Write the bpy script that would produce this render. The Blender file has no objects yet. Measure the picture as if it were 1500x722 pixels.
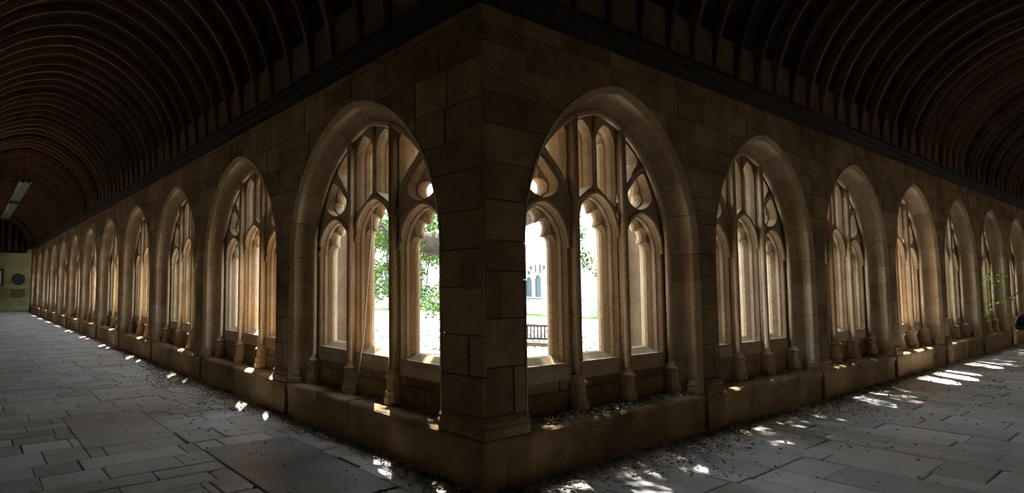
import bpy, bmesh, math, random
from mathutils import Vector, Matrix
from math import sin, cos, pi, sqrt, acos, radians

scene = bpy.context.scene
col = scene.collection

# ------------------------------------------------------------------ camera
FPX, CXP, CYP = 862.0, 551.0, 366.0          # focal length and principal point, in pixels of 1500x722
PITCH = math.atan(54 / 862.0)
YAW = radians(34.8)
CAM = Vector((-3.37, -3.37, 1.6))
cd = bpy.data.cameras.new('camera')
cd.sensor_width = 36.0
cd.lens = 36.0 * FPX / 1500
cd.shift_x = (750 - CXP) / 1500
cd.shift_y = (CYP - 361) / 1500
cd.clip_start = 0.05
cd.clip_end = 500
cam = bpy.data.objects.new('camera', cd)
cam.location = CAM
cam.rotation_euler = (pi / 2 + PITCH, 0, -YAW)
col.objects.link(cam)
scene.camera = cam
_fw = Vector((sin(YAW) * cos(PITCH), cos(YAW) * cos(PITCH), sin(PITCH)))
_rt = Vector((cos(YAW), -sin(YAW), 0))
_up = _rt.cross(_fw)


def at(px, py, axis, value):
    """the point where the sight line of a photo pixel meets the plane axis = value"""
    r = _fw + _rt * ((px - CXP) / FPX) - _up * ((py - CYP) / FPX)
    return CAM + r * ((value - CAM[axis]) / r[axis])


# ------------------------------------------------------------------ light
world = bpy.data.worlds.new('world')
scene.world = world
world.use_nodes = True
bg = world.node_tree.nodes['Background']
bg.inputs[0].default_value = (0.74, 0.86, 1.0, 1)
bg.inputs[1].default_value = 3.0
sl = bpy.data.lights.new('sun_offscreen', 'SUN')
sl.energy = 11.0
sl.angle = radians(0.6)
sl.color = (1.0, 0.94, 0.85)
sun = bpy.data.objects.new('sun_offscreen', sl)
sun.rotation_euler = Vector((0.40, 0.575, 1.0)).to_track_quat('Z', 'Y').to_euler()
sun.location = (20, 25, 40)
col.objects.link(sun)
scene.view_settings.view_transform = 'Standard'
scene.view_settings.look = 'None'
scene.view_settings.gamma = 1.0
scene.view_settings.use_curve_mapping = False
scene.view_settings.exposure = 1.5

rng = random.Random(7)

# ------------------------------------------------------------------ layout constants (metres)
BAY = 3.305
C0 = 1.965                 # first window centre from the inner corner
A = 1.465                  # half width of window at the wall face
ZS = 1.97                  # springing
R_ARCH = 1.65
EARC = R_ARCH - A
NL, NR = 12, 9             # bays of the two walks
LEN_L = C0 + BAY * (NL - 1) + A + 0.5
LEN_R = C0 + BAY * (NR - 1) + A + 0.5
W = 3.7                    # width of the walk
ZTOP = 3.94                # wall top under the timber plate
ZG = -0.4                  # ground of the garth
BENCH = 0.40
ZRIDGE = 6.2
ZSPR = 4.13


# ------------------------------------------------------------------ materials
def mat_base(name, rough=0.9):
    m = bpy.data.materials.new(name)
    m.use_nodes = True
    nt = m.node_tree
    b = nt.nodes['Principled BSDF']
    b.inputs['Roughness'].default_value = rough
    b.inputs['Specular IOR Level'].default_value = 0.25
    return m, nt, b


def N(nt, t, **kw):
    n = nt.nodes.new(t)
    for k, v in kw.items():
        setattr(n, k, v)
    return n


def L(nt, a, b):
    nt.links.new(a, b)


def ramp(nt, stops):
    r = N(nt, 'ShaderNodeValToRGB')
    el = r.color_ramp.elements
    while len(el) < len(stops):
        el.new(0.5)
    for e, (p, c) in zip(el, stops):
        e.position = p
        e.color = (*c, 1)
    return r


def piece_random(nt):
    """one random number for each piece (object and mesh island)"""
    oi = N(nt, 'ShaderNodeObjectInfo')
    g = N(nt, 'ShaderNodeNewGeometry')
    a = N(nt, 'ShaderNodeMath', operation='ADD')
    f = N(nt, 'ShaderNodeMath', operation='FRACT')
    L(nt, oi.outputs['Random'], a.inputs[0])
    L(nt, g.outputs['Random Per Island'], a.inputs[1])
    L(nt, a.outputs[0], f.inputs[0])
    return f.outputs[0]


def stone(name, dark, mid, light, rough=0.9, bump=0.35, scale=3.0, vary=0.5, spec=0.2, stain=None, stain_amt=0.5,
          pits=True):
    m, nt, b = mat_base(name, rough)
    b.inputs['Specular IOR Level'].default_value = spec
    g = N(nt, 'ShaderNodeNewGeometry')
    n1 = N(nt, 'ShaderNodeTexNoise')
    n1.inputs['Scale'].default_value = scale
    n1.inputs['Detail'].default_value = 6
    n1.inputs['Roughness'].default_value = 0.65
    L(nt, g.outputs['Position'], n1.inputs['Vector'])
    pr = piece_random(nt)
    mx = N(nt, 'ShaderNodeMath', operation='MULTIPLY_ADD')
    mx.inputs[1].default_value = vary
    L(nt, pr, mx.inputs[0])
    ad = N(nt, 'ShaderNodeMath', operation='ADD')
    ad.inputs[1].default_value = -0.5 * vary
    L(nt, n1.outputs['Fac'], mx.inputs[2])
    L(nt, mx.outputs[0], ad.inputs[0])
    r = ramp(nt, [(0.25, dark), (0.5, mid), (0.75, light)])
    L(nt, ad.outputs[0], r.inputs[0])
    out = r.outputs[0]
    n2 = N(nt, 'ShaderNodeTexNoise')
    n2.inputs['Scale'].default_value = scale * 14
    n2.inputs['Detail'].default_value = 5
    L(nt, g.outputs['Position'], n2.inputs['Vector'])
    if pits:
        r2 = ramp(nt, [(0.30, (0.35, 0.32, 0.28)), (0.48, (1, 1, 1))])
        L(nt, n2.outputs['Fac'], r2.inputs[0])
        mm = N(nt, 'ShaderNodeMix', data_type='RGBA', blend_type='MULTIPLY')
        mm.inputs[0].default_value = 0.6
        L(nt, out, mm.inputs[6])
        L(nt, r2.outputs[0], mm.inputs[7])
        out = mm.outputs[2]
    if stain:
        n3 = N(nt, 'ShaderNodeTexNoise')
        n3.inputs['Scale'].default_value = 0.9
        n3.inputs['Detail'].default_value = 7
        n3.inputs['Roughness'].default_value = 0.7
        L(nt, g.outputs['Position'], n3.inputs['Vector'])
        r3 = ramp(nt, [(0.48, (0, 0, 0)), (0.68, (stain_amt,) * 3)])
        L(nt, n3.outputs['Fac'], r3.inputs[0])
        ms = N(nt, 'ShaderNodeMix', data_type='RGBA')
        L(nt, r3.outputs[0], ms.inputs[0])
        L(nt, out, ms.inputs[6])
        ms.inputs[7].default_value = (*stain, 1)
        out = ms.outputs[2]
    L(nt, out, b.inputs['Base Color'])
    bp = N(nt, 'ShaderNodeBump')
    bp.inputs['Strength'].default_value = bump
    bp.inputs['Distance'].default_value = 0.02
    sm = N(nt, 'ShaderNodeMath', operation='MULTIPLY_ADD')
    sm.inputs[1].default_value = 0.45
    L(nt, n2.outputs['Fac'], sm.inputs[0])
    L(nt, n1.outputs['Fac'], sm.inputs[2])
    L(nt, sm.outputs[0], bp.inputs['Height'])
    L(nt, bp.outputs[0], b.inputs['Normal'])
    return m


def plain(name, c, rough=0.6, metal=0.0, emit=None):
    m, nt, b = mat_base(name, rough)
    b.inputs['Base Color'].default_value = (*c, 1)
    b.inputs['Metallic'].default_value = metal
    return m


def wood(name, dark, light, scale=(3, 3, 18), rough=0.75, vary=0.6):
    m, nt, b = mat_base(name, rough)
    tc = N(nt, 'ShaderNodeTexCoord')
    mp = N(nt, 'ShaderNodeMapping')
    mp.inputs['Scale'].default_value = scale
    L(nt, tc.outputs['Object'], mp.inputs[0])
    n1 = N(nt, 'ShaderNodeTexNoise')
    n1.inputs['Scale'].default_value = 2.0
    n1.inputs['Detail'].default_value = 5
    L(nt, mp.outputs[0], n1.inputs['Vector'])
    pr = piece_random(nt)
    mx = N(nt, 'ShaderNodeMath', operation='MULTIPLY_ADD')
    mx.inputs[1].default_value = vary
    L(nt, pr, mx.inputs[0])
    L(nt, n1.outputs['Fac'], mx.inputs[2])
    r = ramp(nt, [(0.45, dark), (1.05, light)])
    L(nt, mx.outputs[0], r.inputs[0])
    L(nt, r.outputs[0], b.inputs['Base Color'])
    bp = N(nt, 'ShaderNodeBump')
    bp.inputs['Strength'].default_value = 0.3
    bp.inputs['Distance'].default_value = 0.01
    L(nt, n1.outputs['Fac'], bp.inputs['Height'])
    L(nt, bp.outputs[0], b.inputs['Normal'])
    return m


def leafmat(name, stops, trans=0.4):
    m, nt, b = mat_base(name, 0.6)
    g = N(nt, 'ShaderNodeNewGeometry')
    r = ramp(nt, stops)
    L(nt, g.outputs['Random Per Island'], r.inputs[0])
    L(nt, r.outputs[0], b.inputs['Base Color'])
    if trans > 0:
        t = N(nt, 'ShaderNodeBsdfTranslucent')
        L(nt, r.outputs[0], t.inputs[0])
        mx = N(nt, 'ShaderNodeMixShader')
        mx.inputs[0].default_value = trans
        L(nt, b.outputs[0], mx.inputs[1])
        L(nt, t.outputs[0], mx.inputs[2])
        L(nt, mx.outputs[0], nt.nodes['Material Output'].inputs[0])
    return m


M = {}
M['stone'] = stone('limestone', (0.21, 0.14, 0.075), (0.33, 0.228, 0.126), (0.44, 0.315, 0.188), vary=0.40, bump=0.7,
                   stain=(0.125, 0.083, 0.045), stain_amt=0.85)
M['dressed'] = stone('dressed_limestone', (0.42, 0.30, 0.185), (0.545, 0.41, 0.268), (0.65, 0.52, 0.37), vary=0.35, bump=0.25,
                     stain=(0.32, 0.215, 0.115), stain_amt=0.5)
M['lime'] = stone('outer_wall_limestone', (0.40, 0.32, 0.22), (0.50, 0.41, 0.29), (0.58, 0.48, 0.36), vary=0.1, pits=False)
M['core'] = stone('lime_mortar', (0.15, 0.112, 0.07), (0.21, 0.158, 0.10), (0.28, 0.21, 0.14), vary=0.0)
M['outer'] = stone('garth_limestone', (0.30, 0.25, 0.17), (0.40, 0.35, 0.26), (0.48, 0.43, 0.34), vary=0.3,
                   stain=(0.20, 0.24, 0.10), stain_amt=0.6)
M['facade'] = stone('pale_facade_stone', (0.46, 0.445, 0.41), (0.55, 0.535, 0.50), (0.63, 0.615, 0.58), vary=0.2, scale=0.8,
                    pits=False)
M['flag'] = stone('flagstone', (0.36, 0.362, 0.368), (0.50, 0.502, 0.508), (0.62, 0.62, 0.622), rough=0.36, vary=0.55,
                  bump=0.3, scale=4.0, spec=0.5, stain=(0.36, 0.345, 0.33), stain_amt=0.6)
M['earth'] = stone('dark_earth', (0.03, 0.026, 0.02), (0.045, 0.04, 0.03), (0.07, 0.06, 0.045), vary=0.0, scale=8)
M['ledger'] = stone('grey_slate', (0.19, 0.20, 0.215), (0.24, 0.25, 0.265), (0.29, 0.30, 0.315), rough=0.35, vary=0.0,
                    bump=0.08, scale=2.0, spec=0.4, pits=False)
M['far'] = stone('mossy_rubble', (0.34, 0.33, 0.13), (0.46, 0.43, 0.20), (0.56, 0.51, 0.31), vary=0.5, scale=2.0)
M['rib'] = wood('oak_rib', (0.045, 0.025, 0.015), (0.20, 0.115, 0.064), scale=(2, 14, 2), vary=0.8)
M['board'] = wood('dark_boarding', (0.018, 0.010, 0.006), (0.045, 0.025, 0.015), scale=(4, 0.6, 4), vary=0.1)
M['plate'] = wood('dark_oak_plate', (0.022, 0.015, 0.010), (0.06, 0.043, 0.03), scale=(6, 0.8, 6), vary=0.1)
M['gravel'] = stone('pale_gravel', (0.34, 0.325, 0.30), (0.42, 0.405, 0.38), (0.50, 0.485, 0.46), vary=0.0, scale=3.0)
M['lawn'] = stone('short_grass', (0.05, 0.11, 0.02), (0.075, 0.17, 0.03), (0.11, 0.23, 0.045), vary=0.0, scale=6, pits=False)
M['dead'] = leafmat('dead_leaves', [(0.0, (0.05, 0.037, 0.025)), (0.3, (0.16, 0.12, 0.075)), (0.65, (0.36, 0.29, 0.20)),
                                    (1.0, (0.62, 0.56, 0.46))], 0.0)
M['old'] = leafmat('old_leaves', [(0.0, (0.04, 0.03, 0.02)), (0.6, (0.10, 0.078, 0.05)), (1.0, (0.22, 0.18, 0.13))], 0.0)
M['leaf'] = leafmat('green_leaves', [(0.0, (0.035, 0.08, 0.012)), (0.5, (0.075, 0.15, 0.022)), (1.0, (0.16, 0.25, 0.05))], 0.4)
M['sprig'] = leafmat('sunlit_tint_leaves', [(0.0, (0.16, 0.26, 0.03)), (0.5, (0.30, 0.42, 0.07)), (1.0, (0.48, 0.55, 0.16))], 0.5)  # lighter leaf colour stands in for sunlight on the sprig
M['bark'] = stone('bark', (0.06, 0.05, 0.038), (0.11, 0.095, 0.075), (0.18, 0.16, 0.13), vary=0, scale=5, bump=0.9)
M['teak'] = wood('weathered_teak', (0.06, 0.045, 0.035), (0.16, 0.125, 0.10), vary=0.3)
M['bronze'] = stone('green_bronze', (0.02, 0.05, 0.045), (0.03, 0.075, 0.065), (0.05, 0.10, 0.09), rough=0.5, vary=0, pits=False)
M['tablet'] = plain('brown_tablet', (0.24, 0.15, 0.10), 0.7)
M['black'] = plain('black_paint', (0.012, 0.012, 0.012), 0.5)
M['paper'] = plain('paper', (0.7, 0.7, 0.68), 0.8)
M['steel'] = plain('grey_enamel', (0.11, 0.125, 0.125), 0.45)
M['tube'] = plain('white_tube', (0.26, 0.275, 0.275), 0.3)
M['cord'] = plain('white_cord', (0.8, 0.8, 0.76), 0.8)
M['glass'] = plain('leaded_glass', (0.10, 0.13, 0.14), 0.2)
M['cloth'] = plain('black_cloth', (0.010, 0.010, 0.011), 0.9)
M['skin'] = plain('skin', (0.45, 0.28, 0.2), 0.6)


# ------------------------------------------------------------------ helpers
def mesh(name, verts, faces, mat, smooth=False):
    me = bpy.data.meshes.new(name)
    me.from_pydata([tuple(v) for v in verts], [], faces)
    me.materials.append(M[mat])
    if smooth:
        me.polygons.foreach_set('use_smooth', [True] * len(me.polygons))
    me.update()
    return me


def obj(name, me, parent=None, loc=(0, 0, 0), rz=0.0):
    o = bpy.data.objects.new(name, me)
    o.location = loc
    o.rotation_euler = (0, 0, rz)
    col.objects.link(o)
    if parent is not None:
        o.parent = parent
    return o


def tag(o, label=None, cat=None, group=None, kind=None):
    if label:
        o['label'] = label
    if cat:
        o['category'] = cat
    if group:
        o['group'] = group
    if kind:
        o['kind'] = kind
    return o


class MB:
    def __init__(self):
        self.v = []
        self.f = []

    def add(self, verts, faces):
        k = len(self.v)
        self.v += [tuple(p) for p in verts]
        self.f += [tuple(i + k for i in f) for f in faces]
        return self

    def box(self, x0, x1, y0, y1, z0, z1):
        v = [(x, y, z) for x in (x0, x1) for y in (y0, y1) for z in (z0, z1)]
        return self.add(v, [(0, 1, 3, 2), (4, 6, 7, 5), (0, 4, 5, 1), (2, 3, 7, 6), (0, 2, 6, 4), (1, 5, 7, 3)])

    def tube(self, pts, rad, n=8, cap=True):
        pts = [Vector(p) for p in pts]
        rads = rad if isinstance(rad, (list, tuple)) else [rad] * len(pts)
        v, f = [], []
        ref = Vector((0, 0, 1))
        for i, p in enumerate(pts):
            d = (pts[min(i + 1, len(pts) - 1)] - pts[max(i - 1, 0)]).normalized()
            a = d.cross(ref if abs(d.z) < 0.95 else Vector((1, 0, 0))).normalized()
            b = d.cross(a)
            for k in range(n):
                t = 2 * pi * k / n
                v.append(p + (a * cos(t) + b * sin(t)) * rads[i])
        for i in range(len(pts) - 1):
            for k in range(n):
                f.append((i * n + k, i * n + (k + 1) % n, (i + 1) * n + (k + 1) % n, (i + 1) * n + k))
        if cap:
            f.append(tuple(range(n)))
            f.append(tuple(range((len(pts) - 1) * n, len(pts) * n)))
        return self.add(v, f)

    def lathe(self, prof, n=12, c=(0, 0, 0), rot=0.0):
        v, f = [], []
        for r, z in prof:
            for k in range(n):
                t = 2 * pi * k / n + rot
                v.append((c[0] + r * cos(t), c[1] + r * sin(t), c[2] + z))
        m = len(prof)
        for i in range(m - 1):
            for k in range(n):
                f.append((i * n + k, i * n + (k + 1) % n, (i + 1) * n + (k + 1) % n, (i + 1) * n + k))
        f.append(tuple(range(n)))
        f.append(tuple(range((m - 1) * n, m * n)))
        return self.add(v, f)

    def prism(self, poly, fn, a, b):
        """poly of 2-D points, fn(p2d, w) -> 3-D, extruded from w=a to w=b"""
        n = len(poly)
        v = [fn(p, a) for p in poly] + [fn(p, b) for p in poly]
        f = [tuple(range(n)), tuple(range(2 * n - 1, n - 1, -1))]
        f += [(i, (i + 1) % n, n + (i + 1) % n, n + i) for i in range(n)]
        return self.add(v, f)

    def build(self, name, mat, parent=None, smooth=False, loc=(0, 0, 0), rz=0.0, centre=False):
        if centre:
            c = sum((Vector(p) for p in self.v), Vector()) / len(self.v)
            self.v = [Vector(p) - c for p in self.v]
            loc = c
        return obj(name, mesh(name, self.v, self.f, mat, smooth), parent, loc, rz)


def halfw(z, o=0.0):
    """half width of the window arch at height z (inset o); negative above the apex"""
    if z <= ZS:
        return A - o
    q = (R_ARCH - o) ** 2 - (z - ZS) ** 2
    return -EARC + sqrt(q) if q > 0 else -1.0


def station(st, o):
    kind, side, t = st
    if kind == 'j':
        return side * (A - o), t
    r = R_ARCH - o
    a = t * acos(EARC / r)
    return -side * EARC + side * r * cos(a), ZS + r * sin(a)


def arch_stations(z0, n=14, nj=3):
    s = [('j', -1, z0 + (ZS - z0) * i / nj) for i in range(nj)]
    s += [('a', -1, i / n) for i in range(n + 1)]
    s += [('a', 1, 1 - i / n) for i in range(1, n + 1)]
    s += [('j', 1, ZS - (ZS - z0) * i / nj) for i in range(1, nj + 1)]
    return s


def fill_loops(loops, fn):
    """triangulated planar face with holes; loops of 2-D points; fn maps to 3-D"""
    bm = bmesh.new()
    edges = []
    for lp in loops:
        vs = [bm.verts.new((p[0], p[1], 0)) for p in lp]
        for i in range(len(vs)):
            edges.append(bm.edges.new((vs[i], vs[(i + 1) % len(vs)])))
    bmesh.ops.triangle_fill(bm, use_beauty=True, use_dissolve=False, edges=edges)
    bm.verts.index_update()
    v = [fn((p.co.x, p.co.y)) for p in bm.verts]
    f = [tuple(q.index for q in fc.verts) for fc in bm.faces]
    bm.free()
    return v, f


MAPL = lambda s, t, z: (t, s, z)
MAPR = lambda s, t, z: (s, t, z)

# ------------------------------------------------------------------ window pieces (local: x along the wall, y into the wall, z up)
PROF = [(0.0, 0.0), (0.058, 0.034), (0.068, 0.048), (0.062, 0.064), (0.050, 0.098), (0.050, 0.145), (0.064, 0.192), (0.095, 0.232),
        (0.135, 0.258), (0.165, 0.268), (0.168, 0.325)]


def voussoir(stations):
    back = [(0.0, 0.032)] + [(o - 0.022, t + 0.016) for o, t in PROF[1:]]
    loop = PROF + back[::-1]
    n = len(loop)
    v, f = [], []
    for st in stations:
        for o, t in loop:
            p, z = station(st, o)
            v.append((p, t, z))
    for i in range(len(stations) - 1):
        for k in range(n):
            f.append((i * n + k, i * n + (k + 1) % n, (i + 1) * n + (k + 1) % n, (i + 1) * n + k))
    f.append(tuple(range(n)))
    f.append(tuple(range((len(stations) - 1) * n, len(stations) * n)))
    return v, f


VOUSS = []
zj = [BENCH, 0.80, 1.20, 1.66, ZS]
fj = [0, 0.19, 0.36, 0.55, 0.77, 1.0]
for side in (-1, 1):
    for i in range(4):
        g = 0.0025
        jit = rng.uniform(-0.003, 0.003)
        VOUSS.append(voussoir([('j', side, zj[i] + g), ('j', side, zj[i + 1] - g)]))
    for i in range(5):
        g = 0.0016
        VOUSS.append(voussoir([('a', side, fj[i] + g + (fj[i + 1] - fj[i] - 2 * g) * k / 5) for k in range(6)]))
VOUSS_ME = [mesh('voussoir', v, f, 'dressed') for v, f in VOUSS]


def lobe(t):
    d1, d2 = 0.15, 0.11
    if t < 0.02:
        return 0.0
    if t < 0.32:
        return d1 * (1 - sqrt(max(0, 1 - ((t - 0.02) / 0.30) ** 2)))
    if t < 0.72:
        x = (t - 0.52) / 0.20
        return (d1 if x < 0 else d2) * (1 - sqrt(max(0, 1 - x * x)))
    x = (1.0 - t) / 0.28
    return d2 * (1 - sqrt(max(0, 1 - min(1, x) ** 2)))


def light_poly(c, w, zb, zs, rise, e=0.0, cusp=0.0, inset=0.0, MH=26, slope=0.0):
    """outline of one light; e grows it, cusp scales the foils. slope: how much the bottom drops outward"""
    w2, r2 = w + e, rise + e
    Rr = (w2 * w2 + r2 * r2) / (2 * w2)
    cc = Rr - w2
    amax = acos(cc / Rr)
    left = []
    for i in range(MH + 1):
        t = i / MH
        # denser near the cusps is not needed at this count
        a = t * amax
        rr = Rr - inset - cusp * lobe(t) * min(1.0, w / 0.28)
        x, z = cc - rr * cos(a), zs + rr * sin(a)
        if i == MH:
            x = 0.0
            z = zs + sqrt(max(0, (Rr - inset) ** 2 - cc * cc))
        left.append((min(x, 0.0), z))
    jl = [(-(w2 - inset), zb + slope + (zs - zb - slope) * k / 3) for k in range(3)]
    jr = [((w2 - inset), zb - slope + (zs - zb + slope) * k / 3) for k in range(3)]
    pts = jl + left + [(-x, z) for x, z in left[-2::-1]] + jr[::-1]
    return [(c + x, z) for x, z in pts]


def poly_offset(poly, d):
    n = len(poly)
    area = sum(poly[i][0] * poly[(i + 1) % n][1] - poly[(i + 1) % n][0] * poly[i][1] for i in range(n))
    s = 1 if area > 0 else -1
    out = []
    for i in range(n):
        p0, p1, p2 = Vector(poly[i - 1]), Vector(poly[i]), Vector(poly[(i + 1) % n])
        a, b = (p1 - p0).normalized(), (p2 - p1).normalized()
        na, nb = Vector((a.y, -a.x)) * s, Vector((b.y, -b.x)) * s
        m = na + nb
        if m.length < 1e-4:
            m = na
        m.normalize()
        k = d / max(0.55, m.dot(na))
        out.append((p1.x + m.x * k, p1.y + m.y * k))
    return out


def chaikin(poly, it=1):
    for _ in range(it):
        q = []
        for i in range(len(poly)):
            a, b = poly[i], poly[(i + 1) % len(poly)]
            q.append((a[0] * .75 + b[0] * .25, a[1] * .75 + b[1] * .25))
            q.append((a[0] * .25 + b[0] * .75, a[1] * .25 + b[1] * .75))
        poly = q
    return poly


T_FRONT, T_BACK = 0.318, 0.575


def make_tracery():
    holes = []
    spec = [(0.0, 0.325, 0.86, 2.12, 0.40), (-0.845, 0.325, 0.86, 1.98, 0.39), (0.845, 0.325, 0.86, 1.98, 0.39)]
    for c, w, zb, zs, rise in spec:
        rings = [(T_FRONT, light_poly(c, w, zb, zs, rise, 0.045)),
                 (T_FRONT + 0.04, light_poly(c, w, zb, zs, rise, 0.026)),
                 (T_FRONT + 0.05, light_poly(c, w, zb, zs, rise, 0.010)),
                 (T_FRONT + 0.09, light_poly(c, w, zb, zs, rise, 0.006)),
                 (T_FRONT + 0.095, light_poly(c, w, zb, zs, rise, 0.0, 0.62, 0.0)),
                 (T_FRONT + 0.14, light_poly(c, w, zb, zs, rise, 0.0, 1.0, 0.028)),
                 (T_FRONT + 0.17, light_poly(c, w, zb, zs, rise, 0.0, 1.0, 0.028)),
                 (T_FRONT + 0.215, light_poly(c, w, zb, zs, rise, 0.0, 0.6, 0.0)),
                 (T_BACK, light_poly(c, w, zb, zs, rise, 0.045))]
        holes.append(rings)
    for s in (-1, 1):
        def tw(e, cu, ins):
            return light_poly(0.2 * s, 0.135, 2.55, 3.09, 0.20, e, cu * 0.5, ins, 16, slope=-0.10 * s * (1 if s > 0 else 1))
        # the bottom follows the head of the middle light: high at the centre, low outside
        def twin(e, cu, ins):
            p = light_poly(0.2 * s, 0.135, 2.55, 3.09, 0.20, e, cu * 0.5, ins, 16)
            q = []
            for x, z in p:
                if z < 3.05:
                    k = (3.09 - z) / (3.09 - 2.55)
                    z += k * (0.20 - abs(x)) * 0.62
                q.append((x, z))
            return q
        holes.append([(T_FRONT, twin(0.033, 0, 0)), (T_FRONT + 0.05, twin(0.016, 0, 0)), (T_FRONT + 0.10, twin(0.012, 0, 0)),
                      (T_FRONT + 0.115, twin(0, 0.5, 0)), (T_FRONT + 0.16, twin(0, 1, 0.012)),
                      (T_FRONT + 0.21, twin(0, 1, 0.012)), (T_FRONT + 0.25, twin(0, 0.5, 0)), (T_BACK, twin(0.033, 0, 0))])
        dag = [(0.86, 2.50), (1.00, 2.545), (1.065, 2.61), (1.04, 2.665), (0.965, 2.66), (1.0, 2.73), (0.985, 2.79),
               (0.93, 2.87), (0.83, 2.80), (0.79, 2.74), (0.86, 2.67), (0.73, 2.68), (0.655, 2.63), (0.67, 2.56), (0.76, 2.52)]
        tri = [(0.47, 2.66), (0.47, 2.95), (0.47, 3.21), (0.60, 3.15), (0.70, 3.085), (0.80, 3.00), (0.72, 2.915), (0.63, 2.82),
               (0.55, 2.73)]
        dagu = [(0.86, 2.47), (1.01, 2.515), (1.10, 2.60), (1.085, 2.665), (1.06, 2.70), (1.04, 2.745), (1.015, 2.80),
                (0.935, 2.91), (0.80, 2.82), (0.73, 2.755), (0.68, 2.71), (0.645, 2.68), (0.62, 2.63), (0.64, 2.55), (0.75, 2.49)]
        pl = chaikin([(s * (x - 0.03), z - 0.015) for x, z in dag], 2)
        big = chaikin([(s * (x - 0.03), z - 0.015) for x, z in dagu], 2)
        tri_ = chaikin([(s * x, z) for x, z in tri], 1)
        mixp = lambda a_, b_, k: [(p[0] + (q[0] - p[0]) * k, p[1] + (q[1] - p[1]) * k) for p, q in zip(a_, b_)]
        holes.append([(T_FRONT, big), (T_FRONT + 0.04, mixp(big, pl, 0.10)), (T_FRONT + 0.10, mixp(big, pl, 0.12)), (T_FRONT + 0.11, mixp(big, pl, 0.7)), (T_FRONT + 0.15, pl),
                      (T_FRONT + 0.2, pl), (T_FRONT + 0.25, mixp(big, pl, 0.3)), (T_BACK, big)])
        tb = poly_offset(tri_, 0.012)
        holes.append([(T_FRONT, tb), (T_FRONT + 0.08, tri_), (T_FRONT + 0.2, tri_), (T_BACK, tb)])
    mb = MB()
    for rings in holes:
        n = len(rings[0][1])
        v = [(x, t, z) for t, pl in rings for x, z in pl]
        f = [(i * n + k, i * n + (k + 1) % n, (i + 1) * n + (k + 1) % n, (i + 1) * n + k)
             for i in range(len(rings) - 1) for k in range(n)]
        mb.add(v, f)
    outer = [station(s, 0.135) for s in arch_stations(0.76, 16, 3)]
    for t, idx in ((T_FRONT, 0), (T_BACK, -1)):
        v, f = fill_loops([outer] + [r[idx][1] for r in holes], lambda p: (p[0], t, p[1]))
        mb.add(v, f)
    return mb


TRAC_ME = None
_tr = make_tracery()
TRAC_ME = mesh('tracery', _tr.v, _tr.f, 'dressed')

# roll moulding that runs round the tracery, and the two shafts on the mullions
mb = MB()
mb.tube([(station(s, 0.195)[0], 0.262, station(s, 0.195)[1]) for s in arch_stations(0.70, 16, 2)], 0.033, 8)
ROLL_ME = mesh('arch_roll', mb.v, mb.f, 'dressed', True)
mb = MB()
mb.tube([(0, 0, 0.70), (0, 0, 2.0), (0, 0, 3.33)], 0.034, 10)
mb.box(-0.024, 0.024, 0.0, 0.075, 0.70, 3.33)
SHAFT_ME = mesh('mullion_shaft', mb.v, mb.f, 'dressed', True)
mb = MB()
mb.lathe([(0.088, 0), (0.088, 0.075), (0.076, 0.09), (0.072, 0.135), (0.058, 0.15), (0.056, 0.255), (0.074, 0.275),
          (0.076, 0.285), (0.052, 0.31), (0.040, 0.335), (0.036, 0.36)], 8, (0, 0, 0), pi / 8)
mb.box(-0.05, 0.05, 0.0, 0.09, 0, 0.34)
BASE_ME = mesh('shaft_base', mb.v, mb.f, 'dressed')
mb = MB()
mb.lathe([(0.075, 0), (0.075, 0.06), (0.06, 0.075), (0.066, 0.10), (0.05, 0.125), (0.036, 0.15)], 8, (0, 0, 0), pi / 8)
JBASE_ME = mesh('jamb_base', mb.v, mb.f, 'dressed')
# thin rolls that edge the heads of the lights and the two sub-arches
ROLLS = []


def roll(pts, rad=0.024):
    q = MB().tube([(x, 0.312, z) for x, z in pts], rad, 7)
    ROLLS.append(mesh('tracery_roll', q.v, q.f, 'dressed', True))


for c_, zs_, ri_ in ((0.0, 2.12, 0.40), (-0.845, 1.98, 0.39), (0.845, 1.98, 0.39)):
    head = [p for p in light_poly(c_, 0.325, 0.86, zs_, ri_, 0.068) if p[1] > zs_ - 0.02]
    roll(head[::3] if head[::3][-1] == head[-1] else head[::3] + [head[-1]])
for s_ in (-1, 1):
    roll([(s_ * (1.141 - 0.731 * cos(a_ * 0.1256)), 2.25 + 0.731 * sin(a_ * 0.1256)) for a_ in range(11)])
roll([(0.0, 2.60), (0.0, 3.0), (0.0, 3.42)], 0.02)
# sills, one for each light
mb = MB()
mb.prism([(0.305, 0.70), (0.305, 0.80), (0.318, 0.825), (0.455, 0.915), (0.555, 0.915), (0.93, 0.72), (0.93, 0.60)],
         lambda p, w: (w, p[0], p[1]), -0.375, 0.375)
SILL_ME = mesh('sill', mb.v, mb.f, 'dressed')
# stones of the wall below the sills
LOWST = []
for r, (z0, z1) in enumerate(((BENCH, 0.60), (0.60, 0.80))):
    cuts = [-1.36, -0.93, -0.35, 0.22, 0.86, 1.36] if r == 0 else [-1.36, -0.62, -0.08, 0.55, 1.36]
    for a, b in zip(cuts[:-1], cuts[1:]):
        q = MB()
        d = rng.uniform(-0.006, 0.004)
        q.prism([(0.325 + d + 0.006, z0 + 0.003), (0.325 + d, z0 + 0.01), (0.325 + d, z1 - 0.01), (0.325 + d + 0.006, z1 - 0.003),
                 (0.36, z1 - 0.003), (0.36, z0 + 0.003)], lambda p, w: (w, p[0], p[1]), a + 0.004, b - 0.004)
        LOWST.append(mesh('sill_wall_stone', q.v, q.f, 'stone'))


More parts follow.
